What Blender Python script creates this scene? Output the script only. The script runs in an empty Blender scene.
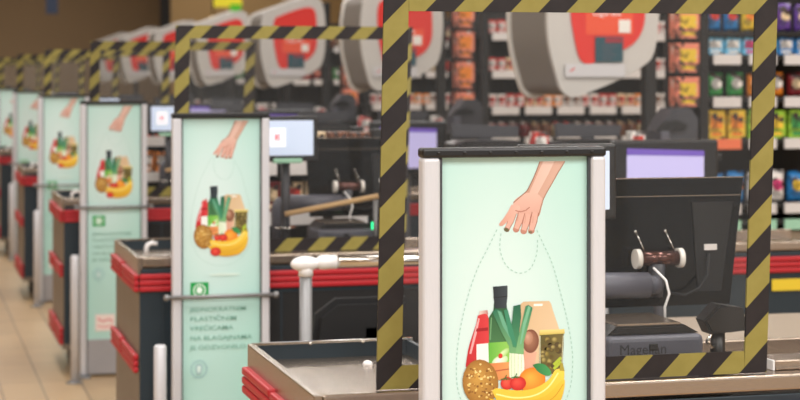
import bpy, bmesh, math, random
from mathutils import Vector, Matrix
random.seed(7)
C = bpy.context.scene.collection
PI = math.pi
H = 1.55                       # eye height
F = 1850.0                     # focal length in pixels of the 800 px wide frame
YAW = math.atan(496 / F)
SN, CS = math.sin(YAW), math.cos(YAW)

# ---------------------------------------------------------------- materials
def new_mat(name):
    m = bpy.data.materials.new(name); m.use_nodes = True
    return m, m.node_tree.nodes, m.node_tree.links, m.node_tree.nodes['Principled BSDF']

def mat(name, col, rough=.5, metal=0., noise=0., scale=20., bump=0., emit=None, es=1., spec=.5, stretch=(1, 1, 1)):
    m, N, L, b = new_mat(name)
    b.inputs['Base Color'].default_value = (*col, 1)
    b.inputs['Roughness'].default_value = rough
    b.inputs['Metallic'].default_value = metal
    b.inputs['Specular IOR Level'].default_value = spec
    if noise or bump:
        tc = N.new('ShaderNodeTexCoord'); mp = N.new('ShaderNodeMapping'); nz = N.new('ShaderNodeTexNoise')
        mp.inputs['Scale'].default_value = stretch
        nz.inputs['Scale'].default_value = scale; nz.inputs['Detail'].default_value = 4
        L.new(tc.outputs['Object'], mp.inputs[0]); L.new(mp.outputs[0], nz.inputs['Vector'])
        if noise:
            mx = N.new('ShaderNodeMix'); mx.data_type = 'RGBA'
            mx.inputs[6].default_value = (*[max(0, c * (1 - noise)) for c in col], 1)
            mx.inputs[7].default_value = (*[min(1, c * (1 + noise)) for c in col], 1)
            L.new(nz.outputs[0], mx.inputs[0]); L.new(mx.outputs[2], b.inputs['Base Color'])
        if bump:
            bp = N.new('ShaderNodeBump'); bp.inputs['Strength'].default_value = bump; bp.inputs['Distance'].default_value = .002
            L.new(nz.outputs[0], bp.inputs['Height']); L.new(bp.outputs[0], b.inputs['Normal'])
    if emit:
        b.inputs['Emission Color'].default_value = (*emit, 1); b.inputs['Emission Strength'].default_value = es
    return m

def hexc(h):
    h = h.lstrip('#')
    def f(v):
        v /= 255
        return v / 12.92 if v <= .04045 else ((v + .055) / 1.055) ** 2.4
    return tuple(f(int(h[i:i + 2], 16)) for i in (0, 2, 4))

M = {}
M['alu'] = mat('brushed_aluminium', hexc('#d3d3d8'), .34, .15, .06, 30, stretch=(20, 20, 1))
M['steel'] = mat('stainless_steel', hexc('#a8998b'), .27, .95, .14, 60, .15, stretch=(1, 12, 12))
M['steel_dull'] = mat('dull_grey_steel', hexc('#8b8b8c'), .45, .6, .08, 30)
M['chrome'] = mat('chrome', hexc('#dcd8d2'), .12, 1.)
M['taupe'] = mat('taupe_panel', hexc('#7d7163'), .5, .1, .08, 12)
M['navy'] = mat('dark_blue_grey_panel', hexc('#1f2d36'), .45, 0, .1, 8)
M['red'] = mat('red_bumper', hexc('#b21c26'), .45, 0, .06, 15)
M['black'] = mat('black_plastic', hexc('#161517'), .38, 0, .15, 25)
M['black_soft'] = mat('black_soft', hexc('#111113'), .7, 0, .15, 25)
M['gloss'] = mat('glossy_black_casing', hexc('#080707'), .14, 0, .1, 9, spec=.22)
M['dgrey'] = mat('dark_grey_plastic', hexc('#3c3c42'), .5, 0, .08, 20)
M['grey'] = mat('grey_plastic', hexc('#54545e'), .45, 0, .06, 20)
M['stripgrey'] = mat('light_grey_strip', hexc('#c6c4c6'), .5, 0, .05, 60)
M['white'] = mat('white_plastic', hexc('#eeebea'), .35, 0, .03, 20)
M['cream'] = mat('cream_casing', hexc('#e6e1da'), .45, 0, .04, 10)
M['face'] = mat('silver_grey_face', hexc('#c2beb9'), .45, .1, .04, 10)
M['ribgrey'] = mat('ribbed_grey_side', hexc('#7a726a'), .55, .1, .08, 18, stretch=(1, 1, 8))
M['dispred'] = mat('red_front_panel', hexc('#d82c22'), .4, 0, .05, 6)
M['dispred2'] = mat('orange_red_front_panel', hexc('#e4512f'), .4)
M['teal'] = mat('dark_teal_card', hexc('#1d4a56'), .5, 0, .1, 50)
M['maroon'] = mat('dark_red_print', hexc('#8d2433'), .5)
M['brownmetal'] = mat('brown_bronze_metal', hexc('#5b3c36'), .22, .7, .1, 30)
M['beltblack'] = mat('belt_rubber', hexc('#38383a'), .6, 0, .1, 60)
M['baseplate'] = mat('grey_base_plate', hexc('#a5a3a6'), .5, .2, .05, 10)
M['led'] = mat('green_led', (.02, .7, .25), .4, emit=(.02, 1, .35), es=2.2)
M['scr_blue'] = mat('pale_blue_screen', hexc('#cfdcf2'), .3, emit=hexc('#c4d6f6'), es=.3)
M['scr_white'] = mat('white_screen_area', hexc('#f2f3fa'), .3, emit=hexc('#f0f2fb'), es=.45)
M['scr_red'] = mat('red_screen_mark', hexc('#d83a4a'), .3, emit=hexc('#d83a4a'), es=.4)
M['scr_lav'] = mat('lavender_screen', hexc('#b3aedb'), .3, emit=hexc('#b4afe0'), es=.35)
M['scr_pur'] = mat('violet_screen_bar', hexc('#6750a8'), .3, emit=hexc('#6448a8'), es=.35)
M['yellowlab'] = mat('yellow_label', hexc('#e0c22e'), .5)
M['greenlab'] = mat('pale_green_strip', hexc('#9fd0b4'), .5)
M['beige'] = mat('beige_laminate', hexc('#8c7d6b'), .5, 0, .08, 6)
M['shelfdark'] = mat('dark_shelf', hexc('#141314'), .5, .0, .15, 10)
M['pricewhite'] = mat('white_price_strip', hexc('#d9d4d2'), .5, 0, .03, 40)
M['priceorange'] = mat('orange_price_strip', hexc('#ee7a52'), .5, 0, .05, 40)
M['print'] = mat('dark_price_print', hexc('#5a5560'), .6)
M['textgrey'] = mat('moulded_lettering', hexc('#2a2a2e'), .5)
M['wood'] = mat('tan_wood', hexc('#c8a373'), .5, 0, .1, 12)

def tape_mat():
    m, N, L, b = new_mat('hazard_tape')
    tc = N.new('ShaderNodeTexCoord'); sp = N.new('ShaderNodeSeparateXYZ')
    L.new(tc.outputs['Object'], sp.inputs[0])
    s = N.new('ShaderNodeMath'); s.operation = 'SUBTRACT'; L.new(sp.outputs[0], s.inputs[0]); L.new(sp.outputs[2], s.inputs[1])
    o = N.new('ShaderNodeMath'); o.operation = 'ADD'; L.new(s.outputs[0], o.inputs[0]); o.inputs[1].default_value = 12.2 - .078
    d = N.new('ShaderNodeMath'); d.operation = 'DIVIDE'; L.new(o.outputs[0], d.inputs[0]); d.inputs[1].default_value = .122
    fr = N.new('ShaderNodeMath'); fr.operation = 'FRACT'; L.new(d.outputs[0], fr.inputs[0])
    lt = N.new('ShaderNodeMath'); lt.operation = 'LESS_THAN'; L.new(fr.outputs[0], lt.inputs[0]); lt.inputs[1].default_value = .5
    nz = N.new('ShaderNodeTexNoise'); nz.inputs['Scale'].default_value = 30; nz.inputs['Detail'].default_value = 5
    L.new(tc.outputs['Object'], nz.inputs['Vector'])
    ye = N.new('ShaderNodeMix'); ye.data_type = 'RGBA'; ye.inputs[6].default_value = (*hexc('#857a3a'), 1); ye.inputs[7].default_value = (*hexc('#9a8e4c'), 1)
    L.new(nz.outputs[0], ye.inputs[0])
    dk = N.new('ShaderNodeMix'); dk.data_type = 'RGBA'; dk.inputs[6].default_value = (*hexc('#1f1b1c'), 1); dk.inputs[7].default_value = (*hexc('#302a2b'), 1)
    L.new(nz.outputs[0], dk.inputs[0])
    mx = N.new('ShaderNodeMix'); mx.data_type = 'RGBA'; L.new(lt.outputs[0], mx.inputs[0]); L.new(ye.outputs[2], mx.inputs[6]); L.new(dk.outputs[2], mx.inputs[7])
    L.new(mx.outputs[2], b.inputs['Base Color']); b.inputs['Roughness'].default_value = .55; b.inputs['Specular IOR Level'].default_value = .3
    return m
M['tape'] = tape_mat()

def print_mat():
    m, N, L, b = new_mat('poster_print')
    a = N.new('ShaderNodeVertexColor'); a.layer_name = 'Col'
    L.new(a.outputs[0], b.inputs['Base Color']); b.inputs['Roughness'].default_value = .35
    return m
M['posterprint'] = print_mat()

def glass_mat():
    m, N, L, b = new_mat('acrylic_pane')
    N.remove(b)
    out = N['Material Output']
    tr = N.new('ShaderNodeBsdfTransparent'); tr.inputs[0].default_value = (.985, .985, .98, 1)
    gl = N.new('ShaderNodeBsdfGlossy'); gl.inputs['Roughness'].default_value = .03
    df = N.new('ShaderNodeBsdfDiffuse'); df.inputs[0].default_value = (.8, .8, .8, 1)
    fr = N.new('ShaderNodeFresnel'); fr.inputs[0].default_value = 1.14
    m1 = N.new('ShaderNodeMixShader'); m2 = N.new('ShaderNodeMixShader')
    L.new(fr.outputs[0], m1.inputs[0]); L.new(tr.outputs[0], m1.inputs[1]); L.new(gl.outputs[0], m1.inputs[2])
    m2.inputs[0].default_value = .012
    L.new(m1.outputs[0], m2.inputs[1]); L.new(df.outputs[0], m2.inputs[2]); L.new(m2.outputs[0], out.inputs[0])
    return m
M['acrylic'] = glass_mat()

def floor_mat():
    m, N, L, b = new_mat('beige_floor_tiles')
    tc = N.new('ShaderNodeTexCoord'); mp = N.new('ShaderNodeMapping')
    mp.inputs['Location'].default_value = (-.062, .1, 0)
    L.new(tc.outputs['Object'], mp.inputs[0])
    br = N.new('ShaderNodeTexBrick'); br.offset = 0; br.squash = 1
    br.inputs['Scale'].default_value = 1; br.inputs['Brick Width'].default_value = .2; br.inputs['Row Height'].default_value = .6
    br.inputs['Mortar Size'].default_value = .0035; br.inputs['Mortar Smooth'].default_value = .2
    br.inputs['Color1'].default_value = (*hexc('#bda07a'), 1); br.inputs['Color2'].default_value = (*hexc('#b59873'), 1)
    br.inputs['Mortar'].default_value = (*hexc('#5c4836'), 1)
    L.new(mp.outputs[0], br.inputs['Vector'])
    nz = N.new('ShaderNodeTexNoise'); nz.inputs['Scale'].default_value = 3; L.new(tc.outputs['Object'], nz.inputs['Vector'])
    mx = N.new('ShaderNodeMix'); mx.data_type = 'RGBA'; mx.blend_type = 'MULTIPLY'; mx.inputs[0].default_value = .25
    L.new(br.outputs[0], mx.inputs[6]); L.new(nz.outputs[0], mx.inputs[7])
    L.new(mx.outputs[2], b.inputs['Base Color']); b.inputs['Roughness'].default_value = .35
    return m
M['floor'] = floor_mat()
M['wall'] = mat('brown_wall', hexc('#a38a6a'), .8, 0, .1, .3)
M['wall2'] = mat('warm_tan_wall', hexc('#b89868'), .8, 0, .1, .3)
M['ceil'] = mat('ceiling_paint', hexc('#b8ab98'), .9)
M['lampglow'] = mat('ceiling_tube', (1, 1, 1), .5, emit=(1, .96, .9), es=6)

PACK = {}
def pmat(name, hx):
    if name not in PACK:
        m, N, L, b = new_mat('pack_' + name)
        tc = N.new('ShaderNodeTexCoord'); vo = N.new('ShaderNodeTexVoronoi'); vo.inputs['Scale'].default_value = 32
        L.new(tc.outputs['Object'], vo.inputs['Vector'])
        sp = N.new('ShaderNodeSeparateColor'); L.new(vo.outputs['Color'], sp.inputs[0])
        rp = N.new('ShaderNodeValToRGB'); rp.color_ramp.interpolation = 'CONSTANT'
        c = hexc(hx); e = rp.color_ramp.elements
        e[0].color = (*c, 1); e[1].position = .55; e[1].color = (*[v * .45 for v in c], 1)
        for p, q in ((.72, hexc('#e2dcd2')), (.84, hexc('#3a2a28')), (.92, c)):
            x = e.new(p); x.color = (*q, 1)
        L.new(sp.outputs[0], rp.inputs[0]); L.new(rp.outputs[0], b.inputs['Base Color']); b.inputs['Roughness'].default_value = .4
        PACK[name] = m
    return PACK[name]
COL = {'red': '#c8382f', 'orange': '#ec8a2c', 'yellow': '#eec83c', 'blue': '#2f7fc0', 'sky blue': '#6cc0e6', 'green': '#3f9a50', 'lime': '#9ccc3a',
       'pink': '#df3d80', 'white': '#e6e1dc', 'brown': '#7a4a30', 'salmon': '#f09078', 'violet': '#6a4a9c', 'dark red': '#7c242a', 'cream': '#e4cba4', 'grey': '#8c8c90'}

# ---------------------------------------------------------------- geometry helpers
def nb(): return bmesh.new()

def box(bm, x0, x1, y0, y1, z0, z1, bev=0., mi=0, seg=2):
    r = bmesh.ops.create_cube(bm, size=1)
    vs = r['verts']
    for v in vs:
        v.co = Vector(((x0 + x1) / 2 + v.co.x * (x1 - x0), (y0 + y1) / 2 + v.co.y * (y1 - y0), (z0 + z1) / 2 + v.co.z * (z1 - z0)))
    fs = set(f for v in vs for f in v.link_faces)
    for f in fs: f.material_index = mi
    if bev:
        es = list(set(e for v in vs for e in v.link_edges))
        r2 = bmesh.ops.bevel(bm, geom=es, offset=min(bev, .45 * min(abs(x1 - x0), abs(y1 - y0), abs(z1 - z0))), segments=seg, profile=.5, affect='EDGES')
        for f in r2['faces']: f.material_index = mi

def rings(bm, pts, rad, seg=16, mi=0, cap=True):
    """tube through pts with radius list"""
    pts = [Vector(p) for p in pts]
    if not isinstance(rad, (list, tuple)): rad = [rad] * len(pts)
    prev = None; first = None; last = None
    up = None
    for i, p in enumerate(pts):
        d = (pts[min(i + 1, len(pts) - 1)] - pts[max(i - 1, 0)])
        if d.length < 1e-9: d = Vector((0, 0, 1))
        d.normalize()
        if up is None:
            up = Vector((0, 0, 1)) if abs(d.z) < .9 else Vector((1, 0, 0))
        a = d.cross(up).normalized(); b = a.cross(d).normalized(); up = b
        ring = [bm.verts.new(p + (a * math.cos(2 * PI * k / seg) + b * math.sin(2 * PI * k / seg)) * rad[i]) for k in range(seg)]
        if prev:
            for k in range(seg):
                f = bm.faces.new((prev[k], prev[(k + 1) % seg], ring[(k + 1) % seg], ring[k])); f.material_index = mi; f.smooth = True
        else: first = ring
        prev = ring
    if cap:
        f = bm.faces.new(list(reversed(first))); f.material_index = mi
        f = bm.faces.new(prev); f.material_index = mi

def prism_y(bm, pts, y0, y1, mi=0, bev=0., pts2=None):
    """outline in XZ extruded along Y"""
    A = [bm.verts.new((x, y0, z)) for x, z in pts]
    B = [bm.verts.new((x, y1, z)) for x, z in (pts2 or pts)]
    n = len(A)
    fs = [bm.faces.new(A), bm.faces.new(list(reversed(B)))]
    for i in range(n):
        fs.append(bm.faces.new((A[i], B[i], B[(i + 1) % n], A[(i + 1) % n])))
    for f in fs: f.material_index = mi
    if bev:
        es = list(set(fs[0].edges) | set(fs[1].edges))
        r = bmesh.ops.bevel(bm, geom=es, offset=bev, segments=2, affect='EDGES')
        for f in r['faces']: f.material_index = mi

def prism_z(bm, pts, z0, z1, mi=0, bev=0.):
    A = [bm.verts.new((x, y, z0)) for x, y in pts]; B = [bm.verts.new((x, y, z1)) for x, y in pts]
    n = len(A); fs = [bm.faces.new(list(reversed(A))), bm.faces.new(B)]
    for i in range(n): fs.append(bm.faces.new((A[i], A[(i + 1) % n], B[(i + 1) % n], B[i])))
    for f in fs: f.material_index = mi
    if bev:
        es = list(set(fs[0].edges) | set(fs[1].edges))
        r = bmesh.ops.bevel(bm, geom=es, offset=bev, segments=2, affect='EDGES')
        for f in r['faces']: f.material_index = mi

def ball(bm, c, rx, ry, rz, mi=0, u=16, v=10):
    r = bmesh.ops.create_uvsphere(bm, u_segments=u, v_segments=v, radius=1)
    for w in r['verts']: w.co = Vector((c[0] + w.co.x * rx, c[1] + w.co.y * ry, c[2] + w.co.z * rz))
    for f in set(f for w in r['verts'] for f in w.link_faces): f.material_index = mi; f.smooth = True

def text_bm(bm, s, size, place, mi=0, flat_y=0., bold=0.):
    """letters standing in XZ facing -Y"""
    cu = bpy.data.curves.new('lettering', 'FONT'); cu.body = s; cu.size = size; cu.resolution_u = 2
    cu.extrude = 0; cu.offset = bold
    ob = bpy.data.objects.new('lettering', cu); C.objects.link(ob)
    dg = bpy.context.evaluated_depsgraph_get()
    me = ob.evaluated_get(dg).to_mesh()
    out = []
    for p in me.polygons:
        try:
            vs = [bm.verts.new((place[0] + me.vertices[i].co.x, place[1] + flat_y, place[2] + me.vertices[i].co.y)) for i in p.vertices]
            f = bm.faces.new(vs); f.material_index = mi; out.append(f)
        except Exception: pass
    ob.evaluated_get(dg).to_mesh_clear()
    bpy.data.objects.remove(ob); bpy.data.curves.remove(cu)
    return out

def obj(name, bm, mats, parent=None, loc=None, keep_normals=False):
    if not keep_normals: bmesh.ops.recalc_face_normals(bm, faces=bm.faces[:])
    me = bpy.data.meshes.new(name); bm.to_mesh(me); bm.free()
    for m in (mats if isinstance(mats, (list, tuple)) else [mats]): me.materials.append(M[m] if isinstance(m, str) else m)
    o = bpy.data.objects.new(name, me); C.objects.link(o)
    if parent: o.parent = parent
    if loc: o.location = loc
    return o

def tag(o, label, cat, group=None, kind=None):
    if label: o['label'] = label
    if cat: o['category'] = cat
    if group: o['group'] = group
    if kind: o['kind'] = kind
    return o

def thing(name, label, cat, loc=(0, 0, 0), group=None, rz=0):
    o = bpy.data.objects.new(name, None); C.objects.link(o); o.location = loc; o.rotation_euler.z = rz
    o.empty_display_size = .05
    return tag(o, label, cat, group)

def struct(name, bm, mats, loc=None):
    o = obj(name, bm, mats, None, loc); o['kind'] = 'structure'; return o

def dup(root, loc, label, group=None, rz=None):
    r = root.copy(); C.objects.link(r); r.location = loc; r['label'] = label
    if group: r['group'] = group
    if rz is not None: r.rotation_euler.z = rz
    for ch in list(root.children):
        c = ch.copy(); C.objects.link(c); c.parent = r
        for g in list(ch.children):
            d = g.copy(); C.objects.link(d); d.parent = c
    return r

ORD = ['nearest', 'second', 'third', 'fourth', 'fifth', 'sixth', 'seventh', 'eighth']
def lane(i): return ('nearest checkout' if i == 0 else '%s checkout from front' % ORD[i])
FRONT = [3.61, 6.50, 9.68, 12.95, 16.15, 19.35, 22.55, 25.75]

# ---------------------------------------------------------------- setting
bm = nb(); box(bm, -14, 13, -4, 46, -.1, 0); struct('floor', bm, 'floor')
bm = nb(); box(bm, -14, 13, 46, 46.2, 0, 5.4); struct('wall_back', bm, 'wall')
bm = nb(); box(bm, 13, 13.2, -4, 46.2, 0, 5.4); struct('wall_right', bm, 'wall2')
bm = nb(); box(bm, -9.2, -9, -4, 46.2, 0, 5.4); struct('left_light_blocker', bm, 'wall')  # unseen wall, added to block ambient light from the left
bm = nb(); box(bm, -14, 13.2, -4, 46.2, 5.4, 5.5); struct('ceiling', bm, 'ceil')

# ---------------------------------------------------------------- checkout counter
def rounded(x0, x1, y0, y1, r, n=5):
    out = []
    for cx, cy, a0 in ((x1 - r, y1 - r, 0), (x0 + r, y1 - r, 90), (x0 + r, y0 + r, 180), (x1 - r, y0 + r, 270)):
        for k in range(n + 1):
            a = math.radians(a0 + 90 * k / n); out.append((cx + r * math.cos(a), cy + r * math.sin(a)))
    return out

def make_counter():
    t = thing('checkout_counter', '', 'checkout counter', (0, 0, 0))
    X0, XM, X1, D, D2 = .79, 1.19, 3.55, .74, .49
    # lower cabinet: taupe end, dark blue front
    bm = nb()
    box(bm, X0 + .006, XM, .006, D - .006, .13, .868, .004)
    box(bm, XM, X1, .006, D2 - .006, .13, .862, .004)
    obj('cabinet', bm, 'taupe', t)
    bm = nb()
    box(bm, X0 + .008, X1, .0, .0055, .16, .868, .002)
    for k in range(6):
        x = X0 + .09 + k * .42; box(bm, x, x + .006, -.004, .0, .16, .78)
    obj('front_panel', bm, 'navy', t)
    bm = nb(); box(bm, X0 + .08, X1, .06, D2 - .06, 0, .13); box(bm, X0 + .08, XM, .06, D - .06, 0, .13); obj('plinth', bm, 'black_soft', t)
    # steel tray, rim around a sunken deck
    bm = nb()
    r = .02
    box(bm, X0, X0 + .018, 0, D, .845, .91, .003)
    box(bm, X0 + .018, X1, 0, .085, .874, .91, .006, seg=3)
    box(bm, X0 + .018, XM, .085, D - .012, .862, .871)
    box(bm, XM, X1, .085, D2 - .012, .862, .871)
    obj('steel_deck', bm, 'steel', t)
    bm = nb()
    box(bm, X0 + .018, XM, D - .012, D - .002, .871, .906); box(bm, XM - .01, XM, D2, D - .012, .871, .906)
    obj('back_lip', bm, 'navy', t)
    bm = nb()
    box(bm, X0 + .01, XM + .004, D - .014, D, .906, .912, .001); box(bm, XM - .002, XM + .004, D - .02, D, .83, .908)
    for x in (.94, 1.07): ball(bm, (x, D - .015, .906), .004, .004, .004)
    obj('rim_strip', bm, 'chrome', t)
    bm = nb(); box(bm, XM + .6, X1, D2 - .012, D2, .862, .912, .003); obj('back_lip', bm, 'steel', t)
    bm = nb(); box(bm, XM + .02, XM + .5, .1, D2 - .03, .871, .877, .002); obj('conveyor_belt', bm, 'beltblack', t)
    # bumpers
    for z0, z1, fr in ((.790, .852, 1), (.505, .57, 0), (.155, .245, 0)):
        bm = nb(); h = (z1 - z0 - .004) / 3
        for k in range(3):
            z = z0 + k * (h + .002)
            bm_len = .36
            box(bm, X0 - .014, X0 + .004, -.012 if fr else .004, .40, z, z + h, .005)
            box(bm, X0 - .016, X0 + .004, .40, D - .01, z + .006, z + h + .006, .005)
            if fr: box(bm, X0 + .006, X1, -.013, -.001, z, z + h, .005)
        obj('bumper', bm, 'red', t)
    bm = nb(); ball(bm, (1.05, .60, .871), .012, .012, .01); obj('bolt_cap', bm, 'white', t)
    bm = nb()
    rings(bm, [(.875, .42, .8725), (.875, .42, .905), (.88, .42, .916), (.895, .42, .922), (.915, .42, .918)], [.009, .009, .009, .009, .007], 10)
    obj('tray_hook', bm, 'white', t)
    bm = nb(); box(bm, 1.12, 1.98, -.0035, -.0005, .16, .775, .001); obj('painted_recess_shade', bm, 'black_soft', t)  # flat black sheet, shade of a recess painted on; front is solid
    bm = nb(); box(bm, 3.22, 3.5, -.0075, -.0045, .72, .765, .001); obj('label_plate', bm, 'yellowlab', t)
    return t
ctr = make_counter()
for i, y in enumerate(FRONT):
    lb = 'steel topped checkout counter with red bumpers, at ' + lane(i)
    if i == 0: ctr.location = (0, y, 0); ctr['label'] = lb; ctr['group'] = 'checkout counters in a row'
    else: dup(ctr, (0, y, 0), lb)
for ch in list(ctr.children):
    if ch.name.startswith('tray_hook'): bpy.data.objects.remove(ch)

# ---------------------------------------------------------------- tape-edged acrylic screens
def make_screen():
    t = thing('protective_screen', '', 'screen')
    z0, z1 = .9125, 1.727
    lb, lt_, rb, rt = .924, .940, 1.787, 1.814
    W = .052
    bm = nb(); prism_y(bm, [(lb, z0), (rb, z0), (rt, z1), (lt_, z1)], .0, .004); obj('acrylic_pane', bm, 'acrylic', t)
    yf0, yf1 = -.0012, -.0002
    for nm, q in (('left', [(lb, z0), (lb + W, z0 + .0), (lt_ + W, z1), (lt_, z1)]), ('right', [(rb - W, z0), (rb, z0), (rt, z1), (rt - W, z1)]),
                  ('top', [(lt_ + W, z1 - .047), (rt - W, z1 - .047), (rt - W, z1), (lt_ + W, z1)]), ('bottom', [(lb + W, z0), (rb - W, z0), (rb - W, z0 + .047), (lb + W, z0 + .047)])):
        bm = nb(); prism_y(bm, q, yf0, yf1); prism_y(bm, q, .0042, .0052)
        obj('tape_strip', bm, 'tape', t)
    for x in (lb + .12, rb - .12):
        bm = nb(); box(bm, x - .03, x + .03, .0055, .018, z0 - .0, z0 + .006); box(bm, x - .03, x + .03, .0055, .009, z0, z0 + .04); obj('bracket', bm, 'steel_dull', t)
    return t
scr = make_screen()
SCRY = [3.63, 6.565, 9.745, 13.015, 16.215, 19.415, 22.615, 25.815]
for i, y in enumerate(SCRY):
    lb = 'clear screen edged with yellow and black tape, on ' + lane(i)
    if i == 0: scr.location = (0, y, 0); scr['label'] = lb; scr['group'] = 'taped acrylic screens'
    else: dup(scr, (-.0 if i != 1 else -.006, y, 0), lb)

# ---------------------------------------------------------------- poster stands (artwork laid out on the printed sheet's own grid)
SX, SZ = .36 / 185.0, .133 / 73.0
def px(x, y): return ((x - 421) * SX, H - (y - 75) * SZ - .002)
def make_poster_mesh():
    bm = nb(); cl = bm.loops.layers.float_color.new('Col')
    layer = [0]
    def lin(c):
        return (*[((v / 255) / 12.92 if v / 255 <= .04045 else ((v / 255 + .055) / 1.055) ** 2.4) for v in c], 1)
    def setc(f, fn):
        for lp in f.loops: lp[cl] = fn(lp.vert.co)
    def poly(pts, c, c2=None, up=True, dirn=None):
        if up: layer[0] += 1
        y = -.00003 * layer[0]
        vs = [bm.verts.new((px(a, b)[0], y, px(a, b)[1])) for a, b in pts]
        f = bm.faces.new(vs)
        A = lin(c); B = lin(c2) if c2 else A
        if c2:
            d = dirn or (1, 0); pr = [a * d[0] + b * d[1] for a, b in pts]; lo, hi = min(pr), max(pr)
            for lp, v in zip(f.loops, f.loops): pass
            cm = {v: (p - lo) / (hi - lo + 1e-9) for v, p in zip(vs, pr)}
            for lp in f.loops:
                k = cm[lp.vert]; lp[cl] = tuple(A[i] * (1 - k) + B[i] * k for i in range(4))
        else:
            for lp in f.loops: lp[cl] = A
        return f
    def disc(cx, cy, rx, ry, c, c2=None, n=22, rot=0, up=True, fan=True):
        if up: layer[0] += 1
        y = -.00003 * layer[0]
        A = lin(c); B = lin(c2 or c)
        ce = bm.verts.new((px(cx - rx * .2, cy - ry * .25)[0], y, px(cx, cy - ry * .25)[1]))
        ring = []
        for k in range(n):
            a = 2 * PI * k / n; ux, uy = rx * math.cos(a), ry * math.sin(a)
            q = (cx + ux * math.cos(rot) - uy * math.sin(rot), cy + ux * math.sin(rot) + uy * math.cos(rot))
            ring.append(bm.verts.new((px(*q)[0], y, px(*q)[1])))
        for k in range(n):
            f = bm.faces.new((ce, ring[k], ring[(k + 1) % n]))
            for lp in f.loops: lp[cl] = A if lp.vert is ce else B
    def stroke(pts, w, c, up=True, ws=None):
        if up: layer[0] += 1
        y = -.00003 * layer[0]; A = lin(c); L_, R_ = [], []
        for i, p in enumerate(pts):
            q0 = pts[max(0, i - 1)]; q1 = pts[min(len(pts) - 1, i + 1)]
            d = Vector((q1[0] - q0[0], q1[1] - q0[1])).normalized(); nrm = Vector((-d.y, d.x)) * (ws[i] if ws else w) / 2
            L_.append(bm.verts.new((px(p[0] + nrm.x, 0)[0], y, px(0, p[1] + nrm.y)[1]))); R_.append(bm.verts.new((px(p[0] - nrm.x, 0)[0], y, px(0, p[1] - nrm.y)[1])))
        for i in range(len(pts) - 1):
            f = bm.faces.new((L_[i], L_[i + 1], R_[i + 1], R_[i]))
            for lp in f.loops: lp[cl] = A
    def crv(pts, n=8):
        out = []
        P = [pts[0]] + list(pts) + [pts[-1]]
        for i in range(1, len(P) - 2):
            for k in range(n):
                u = k / n
                out.append(tuple(.5 * ((2 * P[i][j]) + (-P[i - 1][j] + P[i + 1][j]) * u + (2 * P[i - 1][j] - 5 * P[i][j] + 4 * P[i + 1][j] - P[i + 2][j]) * u * u + (-P[i - 1][j] + 3 * P[i][j] - 3 * P[i + 1][j] + P[i + 2][j]) * u ** 3) for j in (0, 1)))
        out.append(pts[-1]); return out
    def dashed(pts, on=2.6, off=2.4, w=.9, c=(160, 200, 188)):
        pts = crv(pts, 10); acc = 0; layer[0] += 1
        seg = []; s = 0; cur = []
        # resample
        dist = [0]
        for a, b in zip(pts, pts[1:]): dist.append(dist[-1] + math.hypot(b[0] - a[0], b[1] - a[1]))
        def at(d):
            for i in range(len(dist) - 1):
                if dist[i + 1] >= d:
                    u = (d - dist[i]) / (dist[i + 1] - dist[i] + 1e-9); return (pts[i][0] + (pts[i + 1][0] - pts[i][0]) * u, pts[i][1] + (pts[i + 1][1] - pts[i][1]) * u)
            return pts[-1]
        while s + on < dist[-1]:
            stroke([at(s), at(s + on)], w, c, up=False); s += on + off
    Z = lambda a, b: (440 + a / 3.08, 270 + b / 3.08)
    ZP = lambda L: [Z(a, b) for a, b in L]
    # background gradient sheet
    nx, ny = 8, 14; x0, x1, y0, y1 = 440, 590, 157, 824
    g = [[bm.verts.new((px(x0 + (x1 - x0) * i / nx, 0)[0], 0, px(0, y0 + (y1 - y0) * (j / ny) ** 1.4)[1])) for i in range(nx + 1)] for j in range(ny + 1)]
    def bgc(i, j):
        u = i / nx; yy = y0 + (y1 - y0) * (j / ny) ** 1.4
        cx = math.exp(-((u - .38) / .42) ** 2); cy = math.exp(-((yy - 330) / 170) ** 2)
        k = min(1, cx * .55 * (.55 + .45 * cy) + .55 * cy)
        a, b = (172, 219, 208), (213, 234, 231)
        return lin(tuple(a[q] + (b[q] - a[q]) * k for q in range(3)))
    for j in range(ny):
        for i in range(nx):
            f = bm.faces.new((g[j][i], g[j + 1][i], g[j + 1][i + 1], g[j][i + 1]))
            idx = {g[j][i]: (i, j), g[j + 1][i]: (i, j + 1), g[j + 1][i + 1]: (i + 1, j + 1), g[j][i + 1]: (i + 1, j)}
            for lp in f.loops: lp[cl] = bgc(*idx[lp.vert])
    # hand
    Q = lambda a, b: (480 + a / 4.445, 150 + b / 4.445)
    QP = lambda L: [Q(a, b) for a, b in L]
    skin, skin2 = (226, 188, 172), (240, 212, 198)
    arm = QP([(268, 52), (255, 88), (238, 128), (222, 160), (210, 182), (190, 200), (165, 218), (148, 235), (150, 262), (185, 285), (240, 285), (270, 262), (282, 225), (300, 190), (325, 148), (352, 100), (383, 52)])
    poly(arm, (190, 142, 122), (216, 176, 158), dirn=(.9, .3))
    poly(QP([(285, 52), (262, 100), (240, 150), (222, 190), (255, 205), (280, 160), (310, 105), (335, 52)]), (222, 184, 168), (228, 196, 182), dirn=(1, 0))
    # palm
    poly(QP(crv([(148, 235), (165, 216), (205, 195), (250, 195), (282, 225), (276, 262), (262, 300), (215, 298), (170, 290), (150, 265)], 4)), (226, 186, 170), (216, 166, 150), dirn=(0, 1))
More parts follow.
